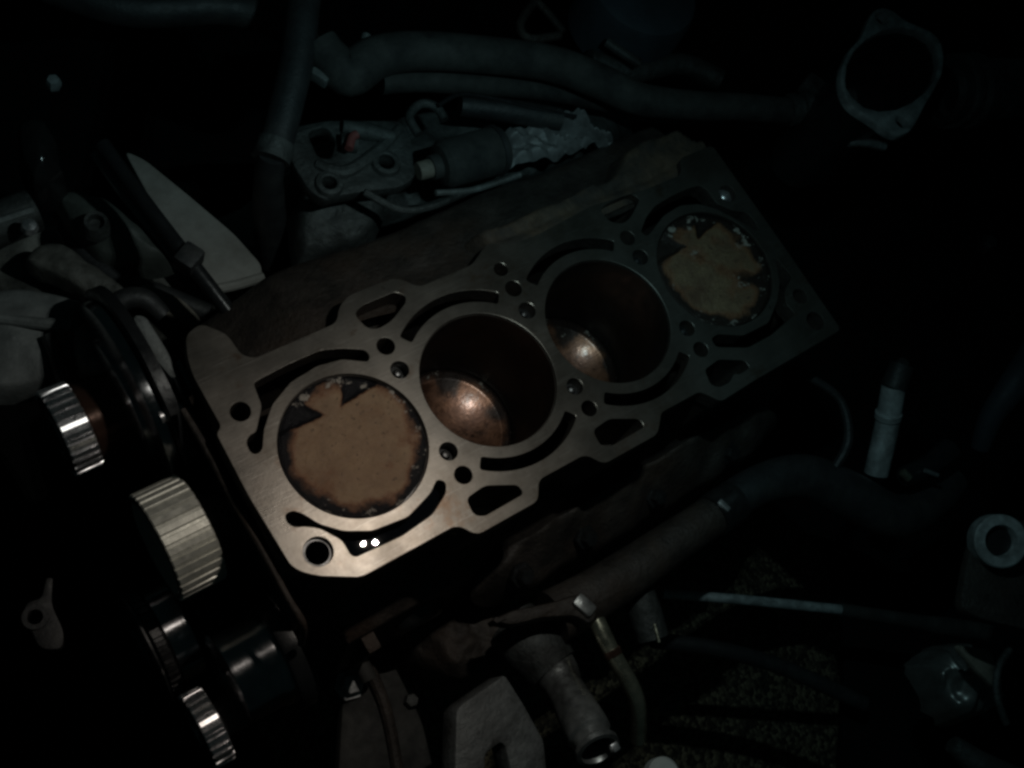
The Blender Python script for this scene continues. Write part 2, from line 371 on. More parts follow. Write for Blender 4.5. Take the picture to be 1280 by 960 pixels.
for p in deck.data.polygons:
    if abs(p.normal.z) < 0.35: p.material_index = 1
# water jacket below the deck: an iron plate with the four liners passing through
shrink = [(x + (3 if x < 130 else -3), y * 0.955) for x, y in OUT]
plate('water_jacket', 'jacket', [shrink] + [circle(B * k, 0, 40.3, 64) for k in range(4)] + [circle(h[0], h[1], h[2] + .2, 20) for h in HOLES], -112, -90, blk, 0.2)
for k in range(4):
    MB().lathe([(39.95, -2.2), (39.95, -150), (43.2, -150), (43.2, -13.1), (40.6, -13.1), (40.6, -2.2)], (B * k, 0, 0), (0, 0, 1), 72, closed=True).build('cylinder_liner', 'liner', blk)
# side walls: loops of the outline going down and flaring into the crankcase
mb = MB()
simple = [(-57, 66), (-57, 39), (-60, -40), (-33, -62), (24, -62), (34, -72), (74, -72), (82, -62), (112, -62), (122, -72), (162, -72), (171, -62), (203, -62), (212, -73), (240, -72), (319, -71), (317, 74), (290, 74), (282, 64), (146, 66), (117, 64), (80, 64), (70, 75), (40, 75), (27, 64), (-24, 64)]
n = len(simple)
lv = [(-13, lambda x, y: (x, y)), (-48, lambda x, y: (x, y)), (-66, lambda x, y: (x, y * 0.98)), (-86, lambda x, y: (x, -84 if y < -60 else y)), (-150, lambda x, y: (x, -92 if y < -60 else y)), (-232, lambda x, y: (x, -96 if y < -60 else y))]
vs = []
for z, f in lv:
    for x, y in simple: vs.append((*f(x, y), z))
fs = [(i * n + k, i * n + (k + 1) % n, (i + 1) * n + (k + 1) % n, (i + 1) * n + k) for i in range(len(lv) - 1) for k in range(n)]
case = mb.add(vs, fs).build('crankcase', 'iron', blk, 1.5)
for x in (-20, 62, 150, 238, 300):
    MB().box((x, -88, -150), (9, 14, 120)).build('side_rib', 'iron', case, 2.0)
for x in (20, 106, 194):
    MB().lathe([(0, 5), (13, 5), (16, 3.5), (18, 0.5), (19, -6)], (x, -89, -118), (0, -1, -0.06), 32).build('core_plug', 'dark_steel', case)
lump((50, -78, -60), (312, -78, -60), (312, -113, -98), (50, -113, -104), 5, 6, .035, 77, 18, 80, 24).build('side_casting', 'iron', case, smooth=60)
for x in (78, 128, 186, 252): MB().lathe([(0, 6), (4.6, 5.5), (5.4, 4), (5.4, 0), (8, -.5), (8, -4)], (x, -101, -80), (0, -.5, .9), 6).build('side_bolt', 'dark_steel', case)
MB().box((130, 0, -262), (370, 190, 56)).build('pan_rail', 'iron', blk, 4)
# the sloping shoulder casting along the far side, with its rusty bosses
mb = MB(); nx, ny = 60, 16
prof = [(62, -14), (70, -16), (84, -22), (100, -30), (114, -38), (121, -44), (124, -60), (124, -130)]
vs = []
for i in range(nx + 1):
    x = -27 + 346 * i / nx
    for j in range(ny + 1):
        u = j / ny * (len(prof) - 1); a = min(int(u), len(prof) - 2); w = u - a
        y = prof[a][0] * (1 - w) + prof[a + 1][0] * w; z = prof[a][1] * (1 - w) + prof[a + 1][1] * w
        z += 3.5 * noise.noise(Vector((x * .02, y * .03, 1))) + 1.2 * noise.noise(Vector((x * .09, y * .09, 5)))
        if x < 18: z -= 22 * (18 - x) / 45
        if x > 120: z += 7 * min(1, (x - 120) / 60) * max(0, 1 - (y - 62) / 45)
        y += 5 * noise.noise(Vector((x * .015, 3, 9)))
        vs.append((x, y, z))
fs = [(i * (ny + 1) + j, (i + 1) * (ny + 1) + j, (i + 1) * (ny + 1) + j + 1, i * (ny + 1) + j + 1) for i in range(nx) for j in range(ny)]
mb.add(vs, fs).build('shoulder_casting', 'iron', blk, smooth=60)
mb = MB(); nx, ny = 90, 26; vs = []
for i in range(nx + 1):
    x = 126 + 192 * i / nx
    for j in range(ny + 1):
        y = 63 + 46 * j / ny
        y1 = 82 + 5 * noise.noise(Vector((x * .03, 2, 4))) + 1.5 * noise.noise(Vector((x * .06, 7, 1))) + (14 * min(1, max(0, (x - 236) / 26)) * min(1, max(0, (316 - x) / 10)))
        f = max(0, min(1, (y - y1) / 9)); f = f * f * (3 - 2 * f)
        g = max(0, min(1, (138 - x) / 12))
        z = -5.5 - 32 * max(f, g) + 2.2 * noise.noise(Vector((x * .05, y * .09, 2))) + .5 * noise.noise(Vector((x * .18, y * .18, 6)))
        z -= 4 * math.exp(-((y - 75 - 3 * noise.noise(Vector((x * .04, 0, 0)))) / 2.6) ** 2) * (.5 + noise.noise(Vector((x * .06, 9, 9))))
        vs.append((x, y, z))
fs = [(i * (ny + 1) + j, (i + 1) * (ny + 1) + j, (i + 1) * (ny + 1) + j + 1, i * (ny + 1) + j + 1) for i in range(nx) for j in range(ny)]
mb.add(vs, fs).build('rusty_ledge', 'rusty', blk, smooth=60)
# core passages: a plug dome deep in each inner head-bolt-row hole
for h in (3, 4, 8, 9, 12, 13):
    MB().lathe([(5.2, -4), (2.8, -3.6), (2.5, -0.6), (1.8, 0.6), (0, 1.0)], (HOLES[h][0], HOLES[h][1], -5), (0, 0, 1), 20).build('passage_plug', 'dark_steel', deck)
MB().lathe([(7.55, -2.8), (6.3, -2.8), (6.1, -3.4), (6.1, -30), (7.55, -30)], (-44.8, -41.5, 0), (0, 0, 1), 32).build('locating_sleeve', 'dark_steel', deck)
MB().lathe([(5.9, -6), (5.6, -4), (4.2, -3.4), (3.6, -1.5), (2.4, -0.6), (0, -0.3)], (306.2, 41.4, -1.2), (0, 0, 1), 24).build('locating_pin', 'steel', deck)
for h in HOLES:
    MB().lathe([(h[2] + .1, -13.05), (h[2] + .1, -75), (0, -75)], (h[0], h[1], 0), (0, 0, 1), 20).build('bolt_hole', 'iron', blk)
for pl in POCK:
    cx = sum(p[0] for p in pl) / len(pl); cy = sum(p[1] for p in pl) / len(pl)
    m_ = len(pl); MB().add([(x, y, -13.1) for x, y in pl] + [(cx + (x - cx) * .9, cy + (y - cy) * .9, -39) for x, y in pl], [(i, (i + 1) % m_, m_ + (i + 1) % m_, m_ + i) for i in range(m_)] + [tuple(range(m_, 2 * m_))]).build('drain_passage', 'iron', blk)

# liquid standing in the front corner slot
pool = [(x, y) for x, y in fillet(SLOT1L, 2.5, 3)]
mb = MB().add([(x, y, -10) for x, y in pool], [tuple(range(len(pool)))])
tag(mb.build('coolant_pool', 'coolant'), 'dark liquid standing in the coolant slot beside the front corner bolt hole', 'liquid')

# ------------------------------------------------------------------ pistons
def piston_mat(name, crown, crown2, soot, rough, coat, spotty, metal=0.1):
    m = bpy.data.materials.new(name); m.use_nodes = True
    N, L = m.node_tree.nodes, m.node_tree.links; b = N['Principled BSDF']
    tc = N.new('ShaderNodeTexCoord'); at_ = N.new('ShaderNodeAttribute'); at_.attribute_name = 'soot'
    def nz(s, d=6, ro=.65):
        n = N.new('ShaderNodeTexNoise'); n.inputs['Scale'].default_value = s; n.inputs['Detail'].default_value = d; n.inputs['Roughness'].default_value = ro
        L.new(tc.outputs['Object'], n.inputs['Vector']); return n
    def rng(src, a, c, lo=0., hi=1.):
        r = N.new('ShaderNodeMapRange'); r.inputs[1].default_value = a; r.inputs[2].default_value = c; r.inputs[3].default_value = lo; r.inputs[4].default_value = hi
        L.new(src, r.inputs[0]); return r.outputs[0]
    def mix(f, a, c):
        x = N.new('ShaderNodeMix'); x.data_type = 'RGBA'; L.new(f, x.inputs[0])
        for i, s in ((6, a), (7, c)):
            if isinstance(s, tuple): x.inputs[i].default_value = (*s, 1)
            else: L.new(s, x.inputs[i])
        return x.outputs[2]
    base = mix(rng(nz(55).outputs['Fac'], .35, .68), crown, crown2)
    base = mix(rng(nz(26, 8, .7).outputs['Fac'], .48, .70, 0, .8), base, tuple(c * k for c, k in zip(crown2, (.85, .62, .5))))
    base = mix(rng(nz(150, 8, .75).outputs['Fac'], .45, .75, 0, .5), base, tuple(c * .5 for c in crown2))
    speck = rng(nz(330, 4).outputs['Fac'], .60, .68)
    base = mix(speck, base, tuple(c * .45 for c in crown2))
    add = N.new('ShaderNodeMath'); add.operation = 'ADD'; L.new(at_.outputs['Fac'], add.inputs[0])
    L.new(rng(nz(170, 7, .7).outputs['Fac'], .25, .75, -.26, .26), add.inputs[1])
    mask = rng(add.outputs[0], .34, .74)
    col_ = mix(rng(add.outputs[0], .10, .42, 0, .85), base, (0.20, 0.085, 0.038) if metal < .3 else soot)      # rusty margin of the deposit
    col_ = mix(mask, col_, soot)
    fl = N.new('ShaderNodeMath'); fl.operation = 'MULTIPLY'                      # flaked bare metal along the edge of the deposit
    e1 = rng(add.outputs[0], .30, .5); L.new(e1, fl.inputs[0]); L.new(rng(nz(95, 5).outputs['Fac'], spotty, spotty + .05), fl.inputs[1])
    col_ = mix(fl.outputs[0], col_, (0.34, 0.31, 0.27))
    L.new(col_, b.inputs['Base Color'])
    L.new(rng(nz(140).outputs['Fac'], .3, .7, rough - .1, rough + .12), b.inputs['Roughness'])
    b.inputs['Metallic'].default_value = metal
    L.new(rng(mask, 0, 1, .45, .12 if metal < .3 else .5), b.inputs['Specular IOR Level'])
    b.inputs['Coat Weight'].default_value = coat; b.inputs['Coat Roughness'].default_value = 0.16
    bp = N.new('ShaderNodeBump'); bp.inputs['Distance'].default_value = 0.0009 if coat < .2 else 0.00008; bp.inputs['Strength'].default_value = 1
    L.new(nz(420, 6 if coat < .2 else 2, .7).outputs['Fac'], bp.inputs['Height']); L.new(bp.outputs[0], b.inputs['Normal'])
    L.new(bp.outputs[0], b.inputs['Coat Normal'])
    return m
def wedge(p, apex, a, b):
    """signed depth inside the triangle apex-a-b (mm), negative outside"""
    t = [Vector(apex), Vector(a), Vector(b)]
    s = 1 if (t[1] - t[0]).cross(t[2] - t[0]) > 0 else -1
    return min(s * ((t[(i + 1) % 3] - t[i]).normalized()).cross(p - t[i]) for i in range(3))
def piston(k, z, m, label, seed, rot, dish, edge, relief=2.0, blots=()):
    t = thing('piston', label, 'piston', (B * k, 0, z - 55), 'pistons in the four bores')
    nr, na = 56, 160; vs, soot = [], []
    for i in range(nr + 1):
        r = 39.3 * (i / nr) ** 0.85
        for j in range(na):
            an = 2 * math.pi * j / na
            x, y = r * math.cos(an), r * math.sin(an)
            h = -dish * max(0, 1 - (r / 33) ** 2)
            c, s = math.cos(rot), math.sin(rot)
            p = Vector((x * c + y * s, -x * s + y * c))
            w = max(wedge(p, (4.2, 21.8), (40, 26), (16, 40)), wedge(p, (-5, 21.3), (-40, 22), (-20, 42)))
            w += .8 * noise.noise(Vector((x * .25, y * .25, seed + 3)))
            if not relief: w = -9
            h -= relief * min(1, max(0, w / 2.2))
            so = max(-1.1, (r - edge) / 5.0) + 0.9 * noise.noise(Vector((x * .09, y * .09, seed))) * min(1, r / 18)
            so += sum(q[3] * math.exp(-((p.x - q[0]) ** 2 + (p.y - q[1]) ** 2) / q[2] ** 2) for q in blots)
            so = max(0, min(1, .5 + so * .5))
            so = max(so, min(1, max(0, .5 + w * .5)))
            if r > 38.4: so = 1; h -= .5
            vs.append((B * k + x, y, z + h)); soot.append(so)
    fs = [(i * na + j, i * na + (j + 1) % na, (i + 1) * na + (j + 1) % na, (i + 1) * na + j) for i in range(nr) for j in range(na)]
    vs2 = vs
    o = MB().add(vs2, fs).build('crown', m, t, smooth=50)
    at_ = o.data.attributes.new('soot', 'FLOAT', 'POINT'); at_.data.foreach_set('value', soot)
    sk = MB().lathe([(39.3, -0.6), (39.3, -6), (38.4, -6.1), (38.4, -8), (39.3, -8.1), (39.3, -55)], (B * k, 0, z), (0, 0, 1), 64).build('skirt', 'dark_steel', t)
    for d in (-7, -12): MB().lathe([(39.8, d - .6), (39.8, d + .6), (38, d + .6), (38, d - .6)], (B * k, 0, z), (0, 0, 1), 64, True).build('ring', 'dark_steel', sk)
pm1 = piston_mat('crown_tan', (0.33, 0.22, 0.128), (0.25, 0.155, 0.09), (0.010, 0.010, 0.012), .48, 0.12, .57)
pm2 = piston_mat('crown_oily', (0.21, 0.095, 0.052), (0.075, 0.033, 0.021), (0.025, 0.016, 0.013), .30, 0.25, .60, .6)
pm4 = piston_mat('crown_ochre', (0.235, 0.16, 0.088), (0.12, 0.068, 0.04), (0.022, 0.016, 0.013), .45, 0.1, .57)
piston(0, -1.2, pm1, 'tan carbon-crusted piston at the top of the bore nearest the toothed sprockets', 3.3, 0, .3, 34.4, 2.0, ((31, -2, 7, .8), (27, -13, 6, .5), (-27, -17, 7, .9), (-31, 14, 6, .6), (26, 24, 6, -.8)))
piston(1, -82, pm2, 'oily copper-brown piston low in its bore, second from the sprockets', 7.1, 0, 6.2, 37, 0, ((14, 27, 9, 1.1), (33, -4, 6, 1.0), (8, 18, 4, .6), (-8, 24, 5, .7)))
piston(2, -82, pm2, 'oily brown piston low in its bore, third from the sprockets', 12.7, 0, 9.0, 36, 0, ((20, 25, 8, 1.4), (35, -10, 6, 1.2), (30, 14, 5, .9)))
piston(3, -1.6, pm4, 'ochre piston with dark blotches at the top of the bore farthest from the sprockets', 21.4, 0.1, .3, 33, 2.0, ((5, -3, 7, 1.05), (13, -15, 8, 1.25), (-3, 12, 7, .9), (24, -20, 8, 1.2), (28, 4, 6, .6), (-14, 20, 6, .8)))

# ------------------------------------------------------------------ front of the engine: sprockets and their shafts (axes along X)
def toothed(mb, cx0, cx1, cy, cz, r, teeth, depth, duty=.5, face=None):
    prof = []; ph = 0 if face is None else math.radians(face) - math.pi / teeth * duty * .9   # one tooth top faces this angle
    for k in range(teeth):
        a0 = ph + 2 * math.pi * k / teeth; d = 2 * math.pi / teeth
        for u, rr in ((0, r), (duty * .9, r), (duty, r - depth * .3), (duty * 1.0 + .06, r - depth), (.94, r - depth), (.985, r - depth * .3)):
            prof.append((a0 + d * u, rr))
    n = len(prof); c = 0.7
    vs = []
    for x, dr in ((cx0, -c), (cx0 + c, 0), (cx1 - c, 0), (cx1, -c)):
        vs += [(x, cy + (rr + dr) * math.cos(a), cz + (rr + dr) * math.sin(a)) for a, rr in prof]
    fs = [(i * n + k, i * n + (k + 1) % n, (i + 1) * n + (k + 1) % n, (i + 1) * n + k) for i in range(3) for k in range(n)]
    fs += [tuple(range(n)), tuple(range(3 * n, 4 * n))]
    return mb.add(vs, fs)
AX = (1, 0, 0)
SG = 'toothed sprockets at the front of the engine'
t = thing('toothed_sprocket', 'small bright toothed sprocket on a brown hub, nearest the left edge', 'sprocket', (-112, 97, -107), SG)
toothed(MB(), -120, -104.3, 97, -81, 26, 28, 1.5, .5, 106.2).build('tooth_ring', 'hobbed', t, smooth=25)
MB().lathe([(0, -121), (9, -121), (10, -120.5), (10, -117), (15, -116.5), (16, -120.2), (23, -120.2)], (0, 97, -81), AX, 40).build('end_face', 'dark_steel', t)
MB().lathe([(22, -104.2), (23, -103), (23, -84), (21, -82)], (0, 97, -81), AX, 48).build('hub', 'brown_steel', t)
t = thing('seal_carrier', 'black ringed carrier flange behind the brown sprocket hub', 'flange', (-74, 97, -145))
MB().lathe([(21, -84), (40, -84), (42, -83), (42, -81), (58, -80.5), (61, -79.5), (62, -78), (62, -74), (55, -73)], (0, 97, -81), AX, 72).build('ring', 'turned_black', t)
MB().lathe([(50, -72.9), (66, -72.9), (68, -72), (68, -66), (62, -65)], (0, 97, -81), AX, 72).build('back_flange', 'plastic', t)

t = thing('toothed_sprocket', 'broad grey ribbed sprocket below the front corner of the deck', 'sprocket', (-92, 9.5, -91), SG)
toothed(MB(), -105, -79, 9.5, -60, 31.5, 33, 0.9, .6).build('tooth_ring', 'sinter', t, smooth=25)
MB().lathe([(0, -100), (11, -100), (12, -104), (15, -104.5), (16, -98), (26, -98), (27, -105.3), (30, -105.3)], (0, 9.5, -60), AX, 48).build('end_face', 'plastic', t)
MB().lathe([(18, -78.9), (18, -63)], (0, 9.5, -60), AX, 40).build('shaft', 'plastic', t)

t = thing('toothed_sprocket', 'narrow bright sprocket cut off by the bottom edge of the picture', 'sprocket', (-119, -84, -122), SG)
toothed(MB(), -125, -113.5, -84, -100, 22.3, 25, 1.3, .5, 86.7).build('tooth_ring', 'hobbed', t, smooth=25)
MB().lathe([(0, -123), (10, -123), (11, -125.4), (20, -125.4)], (0, -84, -100), AX, 40).build('end_face', 'dark_steel', t)
MB().lathe([(11, -113.4), (11, -98)], (0, -84, -100), AX, 40).build('shaft', 'plastic', t)
t = thing('pump_housing', 'glossy black drum behind the lowest bright sprocket', 'housing', (-88, -68, -115))
MB().lathe([(8, -101), (25, -101), (27, -100), (27.5, -98), (27.5, -80), (29, -77), (29, -73)], (0, -68, -88), AX, 72).build('drum', 'turned_black', t)
MB().lathe([(29.2, -72.9), (34, -72.9), (35, -71), (35, -64)], (0, -68, -88), AX, 56).build('flange', 'plastic', t)

t = thing('toothed_sprocket', 'dark fine-toothed crank sprocket with one tooth glinting, between the other sprockets', 'sprocket', (-119, -25, -155), SG)
toothed(MB(), -124, -117.5, -25.5, -124, 31, 36, 1.4, .5, 93.1).build('tooth_ring', 'dark_steel', t, smooth=25)
MB().lathe([(34, -128), (35.5, -127), (35.5, -125.8), (31, -125.5)], (0, -25.5, -124), AX, 64).build('guide_flange', 'dark_steel', t)
MB().lathe([(0, -125), (14, -125), (16, -127), (24, -127), (27, -124.2), (29, -124.2)], (0, -25.5, -124), AX, 48).build('end_face', 'dark_steel', t)
MB().lathe([(27, -117.4), (29.5, -116), (29.5, -103), (26, -102)], (0, -25.5, -124), AX, 64).build('collar', 'turned_black', t)

# timing back plate against the front of the block
t = thing('timing_back_plate', 'black back plate between the sprockets and the front of the block', 'cover', (-60, 20, -260))
fr = frame_at((-63.5, 0, 0), (1, 0, 0), (0, 1, 0))
plate('sheet', 'plastic', [fillet([(88, -30), (80, -12), (40, -22), (-40, -30), (-64, -42), (-70, -120), (-60, -240), (60, -240), (92, -150)], 10)], 0, 3, t, 0.6, fr)
MB().tube([(-66.5, 60, -15), (-66, 30, -13), (-66.6, 5, -14), (-66, -20, -12.5), (-66.3, -52, -13), (-65, -68, -18), (-65, -74, -44)], [1.6, 2, 1.5, 2, 1.6, 2, 2], 10).build('rim', 'iron', t)
MB().tube([(-76, 66, -30), (-63, 66, -30)], 4.2, 12).build('stud', 'steel', t)

# ------------------------------------------------------------------ left and upper left: shield, rods, covers, wing panel
fr = frame_at((0, 0, 0), (0, 0, 1), (1, 0, 0))
t = thing('splash_shield', 'pale grey plastic shield, pointed at one end, behind the black rod', 'shield', (30, 200, -125))
plate('sheet', 'shield', [fillet([(1.3, 266.7), (10.5, 256.0), (23.5, 223.7), (38.0, 185.1), (43.6, 158.5), (40.7, 150.9), (20.7, 152.0), (5.7, 155.5), (-0.2, 184.1)], 6)], -113, -108, t, 1.5)
MB().tube([(5.7, 153.8, -107.0), (21.4, 150.7, -107.0), (39.9, 148.9, -107.0)], 3.4, 10).build('lip', 'shield', t)
plate('tab', 'shield', [fillet([(41.5, 213.4), (61.2, 214.2), (83.6, 221.6), (61.7, 185.0), (51.7, 184.5)], 4)], -142, -139, t, .8)
tag(MB().tube([(-29.2, 242.5, -60.0), (-26.6, 214.3, -60.0), (-20.5, 180.3, -60.0), (-15.9, 151.8, -60.0)], 2.6, 12).build('thin_metal_rod', 'alloy'), 'thin dull metal rod slanting beside the pale shield', 'rod')
t = thing('black_strut', 'black rod with a square joint slanting across the pale shield', 'rod', (-16.9, 168.2, -50.0))
MB().tube([(-24.8, 241.1, -50.0), (-20.1, 197.2, -50.0), (-13.6, 149.7, -50.0), (-4.1, 106.7, -60.0)], 4.6, 14).build('rod', 'plastic', t)
MB().box((-14.7, 151.9, -47.0), (15, 13, 14), Matrix.Rotation(.5, 3, 'Z')).build('joint', 'rubber', t, 2.5)
tag(MB().tube([(-48.3, 255.0, -122.0), (-51.6, 225.1, -122.0), (-41.4, 192.9, -122.0), (-17.0, 165.6, -122.0), (1.5, 145.1, -122.0)], [7, 7, 7, 7, 6], 14).build('black_loom', 'rubber'), 'thick black cable loom curving under the grey-green cover', 'cable')
t = thing('mount_cover', 'dull grey-green rounded cover with a bolt hole, left of the thin rod', 'cover', (-23.8, 218.6, -120.0))
lump((-58.1, 258.5, -100.0), (-28.5, 242.5, -100.0), (-1.9, 168.0, -100.0), (-49.9, 197.1, -112.0), 12, 3, .04, 3, 16).build('shell', 'cover', t, smooth=60)
MB().lathe([(0, 1), (4.5, 1), (5, 6), (7, 6.5), (8.5, 3), (9, -4)], (-42.2, 213.1, -91.0), (0, 0, 1), 24).build('boss', 'dirty_alloy', t)
tag(lump((-63.1, 287.3, -70.0), (-38.1, 284.1, -70.0), (-43.7, 239.9, -80.0), (-71.2, 237.7, -80.0), 14, 3, .05, 31, 22).build('black_canister', 'gloss', smooth=60), 'glossy black rounded housing with a glint near the left edge', 'housing')
t = thing('hose_stub', 'grey pipe end at the left edge beside the tan bracket', 'pipe', (-85.0, 231.6, -80.0))
MB().tube([(-113.1, 226.0, -80.0), (-93.1, 229.2, -80.0), (-72.5, 230.6, -80.0)], 13, 20).build('pipe', 'dirty_alloy', t)
MB().tube([(-104.3, 221.2, -62.0), (-95.1, 221.4, -62.0), (-75.7, 221.4, -62.0)], 2.2, 10).build('seam_or_highlight', 'alloy', t)  # paler strip added as the highlight line along the pipe
tag(MB().lathe([(0, 5), (4, 4), (5, 0)], (-82.6, 211.2, -62.0), (0, 0, 1), 16).build('glint_dome', 'steel'), 'tiny steel dome added as a glint below the pipe at the left edge', 'glint')  # bright dome put in for a glint, not a fastener
tag(lump((-91.2, 222.6, -112.0), (-63.7, 231.6, -112.0), (-32.0, 163.3, -112.0), (-62.8, 180.5, -112.0), 7, 3, .06, 8, 12).build('tan_bracket', 'grime', smooth=60), 'dirty grey-tan casting under the grey-green cover', 'casting')
tag(plate('alloy_web', 'tan', [fillet([(-31.6, 172.4), (-16.1, 153.6), (-10.7, 135.6), (-17.0, 125.4), (-26.0, 144.3), (-43.4, 162.1)], 5)], -106, -99, None, 1.5), 'small tan web where the black rod meets the block', 'bracket')
t = thing('curved_alloy_cover', 'grey curved cover strip between the black ring and the block', 'cover', (-40, 110, -100))
plate('strip', 'alloy', [fillet([(-66.5, 120.0), (-59.4, 116.9), (-58.2, 91.8), (-59.2, 77.1), (-63.7, 75.2), (-66.4, 88.0), (-67.7, 103.7)], 5)], -30, -14, t, 3)
MB().tube([(-56.5, 85.8, -16.0), (-56.5, 76.7, -16.0), (-56.8, 68.8, -16.0)], 1.6, 10).build('bright_lip', 'alloy', t)
tag(MB().tube([(-68.5, 125.9, -90.0), (-62.3, 149.5, -84.0), (-52.8, 156.9, -80.0), (-40.8, 152.8, -80.0), (-34.3, 139.8, -84.0)], [5.5, 6, 6.5, 6.5, 5], 14).build('black_hoop', 'rubber'), 'black rubber hoop above the brown sprocket hub', 'hose')
t = thing('inner_wing_panel', 'dim teal-grey painted panel filling the left edge above the sprockets', 'panel', (-100, 150, -100))
lump((-127.8, 215.4, -90.0), (-57.9, 169.1, -90.0), (-96.4, 123.4, -90.0), (-160.6, 137.9, -90.0), 9, 5, .025, 14, 14, 60, 50).build('sheet', 'panel', t, smooth=60)
lump((-87.7, 150.1, -68.0), (-66.4, 151.0, -68.0), (-77.4, 107.9, -68.0), (-98.2, 113.4, -68.0), 6, 3, .06, 21, 10).build('bracket', 'grime', t, smooth=60)
MB().tube([(-128.3, 179.8, -80.0), (-106.9, 166.4, -80.0), (-85.1, 152.3, -78.0)], [3, 3.5, 4], 10).build('seam_or_highlight', 'panel', t)
MB().tube([(-99.0, 152.9, -80.0), (-100.6, 137.2, -80.0), (-103.7, 122.3, -80.0)], 4, 10).build('stiffener', 'rubber', t)
t = thing('alloy_lug', 'dim grey alloy lug with a round hole near the left edge', 'bracket', (-165.9, 15.4, -130.0))
plate('lug', 'rubber', [fillet([(-174.2, 22.9), (-169.3, 26.8), (-162.4, 25.1), (-155.4, 34.6), (-152.4, 33.0), (-159.4, 19.8), (-160.0, 2.3), (-164.8, -6.1), (-174.8, -0.4)], 5), circle(*(-169.7, 16.9, -120.0)[:2], 4, 20)], -130, -120, t, 0.5)
MB().lathe([(4.2, 0), (7, 0), (7, 2), (4.2, 2)], (-169.7, 16.9, -120.0), (0, 0, 1), 24, True).build('boss', 'rubber', t)
tag(MB().lathe([(0, 4), (4, 3.5), (5, 0), (5, -4)], (-13.9, 336.1, -120.0), (0, 0, 1), 6).build('bolt_head', 'zinc'), 'lone pale bolt head in the black upper left corner', 'bolt')

# ------------------------------------------------------------------ far side of the engine: hoses, flange, canister, foil
t = thing('radiator_hose', 'thick dusty grey hose running across the top from its clamped elbow', 'hose', (220.2, 231.1, -60.0))
MB().tube([(115.8, 242.8, -15.0), (118.2, 231.8, -18.0), (124.8, 218.5, -20.0), (145.2, 221.0, -16.0), (171.5, 215.6, -14.0), (211.5, 199.3, -14.0), (257.3, 177.2, -16.0), (285.9, 155.3, -20.0), (307.8, 134.0, -22.0), (346.0, 114.6, -22.0), (379.9, 99.5, -20.0), (419.3, 79.4, -18.0)], [11.5, 12.5, 14.5, 13.5, 12.5, 12, 12, 12, 11, 10, 9.5, 9], 22).build('hose', 'dusty', t)
MB().tube([(126.9, 213.9, -20.0), (137.0, 225.1, -16.0), (146.8, 236.8, -14.0)], 3, 10).build('clamp', 'alloy', t)
MB().box((105.7, 222.0, -20.0), (5, 12, 8), Matrix.Rotation(.5, 3, 'Z')).build('tag', 'alloy', t, 1)
tag(MB().tube([(152.6, 217.5, -40.0), (175.9, 210.6, -40.0), (211.5, 195.4, -40.0), (261.1, 175.3, -44.0), (306.0, 152.4, -50.0)], [8.5, 8, 8, 7.5, 7], 18).build('lower_hose', 'dusty'), 'thinner dusty hose lying just under the thick hose', 'hose')
t = thing('heater_hose', 'black hose coming down from the top edge to a ringed clamp', 'hose', (74.8, 204.0, -60.0))
MB().tube([(134.4, 291.6, -10.0), (116.0, 265.2, -10.0), (98.3, 237.5, -15.0), (78.3, 213.0, -22.0), (59.3, 190.6, -30.0)], 10.5, 20).build('hose', 'rubber', t)
MB().tube([(62.5, 194.8, -29.0), (54.7, 186.6, -32.0)], 11.8, 24).build('clamp', 'dirty_alloy', t)
MB().tube([(57.8, 189.5, -31.0), (56.1, 186.0, -52.0), (59.7, 181.2, -92.0), (64.7, 172.4, -140.0)], [9, 9, 11, 12], 18).build('neck', 'rubber', t)
tag(MB().tube([(-2.2, 364.4, -60.0), (35.6, 333.0, -60.0), (93.7, 315.7, -60.0), (123.7, 292.5, -60.0), (129.3, 267.6, -60.0)], 12, 18).build('bay_hose', 'rubber'), 'barely lit black hose arching through the upper left corner', 'hose')
t = thing('exhaust_flange', 'dull alloy flange plate with two bolt holes and an opening', 'flange', (125.0, 191.8, -80.0))
plate('plate', 'dirty_alloy', [fillet([(70.3, 200.3), (81.6, 204.7), (102.6, 201.9), (127.7, 192.6), (147.4, 185.3), (149.2, 175.1), (135.2, 144.5), (122.0, 142.3), (102.8, 147.5), (83.9, 151.3), (72.3, 152.4), (67.9, 162.5), (67.7, 181.3)], 5),
      circle(*(121.9, 160.3, -36.0)[:2], 5.2, 20), circle(*(81.1, 160.3, -36.0)[:2], 4.6, 20), fillet([(87.0, 198.3), (100.3, 197.7), (100.8, 186.3), (91.7, 176.2), (84.8, 180.1)], 4)], -46, -36, t, 1.5)
lump((74.8, 188.5, -70.0), (139.5, 158.5, -66.0), (105.0, 129.1, -70.0), (50.6, 137.3, -82.0), 10, 5, .04, 41, 20).build('throat', 'dirty_alloy', t, smooth=60)
MB().tube([(101.1, 182.9, -33.0), (110.5, 178.1, -33.0)], 6, 14).build('stub', 'dirty_alloy', t)
for c_, r_ in (((121.9, 160.3, -36.0), 5.3), ((81.1, 160.3, -36.0), 4.7)):
    MB().lathe([(r_, -.5), (r_, 3), (r_ + 1, 3.6), (r_ + 3.4, 3), (r_ + 4.6, -.5)], c_, (0, 0, 1), 24).build('bolt_boss', 'dirty_alloy', t)
MB().tube([(81.0, 176.1, -36.0), (93.9, 164.3, -35.0), (120.1, 169.6, -35.0), (144.3, 180.1, -36.0)], [3, 4.5, 4, 3], 10).build('cast_rib', 'dirty_alloy', t)
MB().tube([(108.3, 192.1, -34.0), (122.1, 183.8, -34.0), (136.1, 174.8, -35.0)], [5, 6, 4], 12).build('cast_lump', 'dirty_alloy', t)
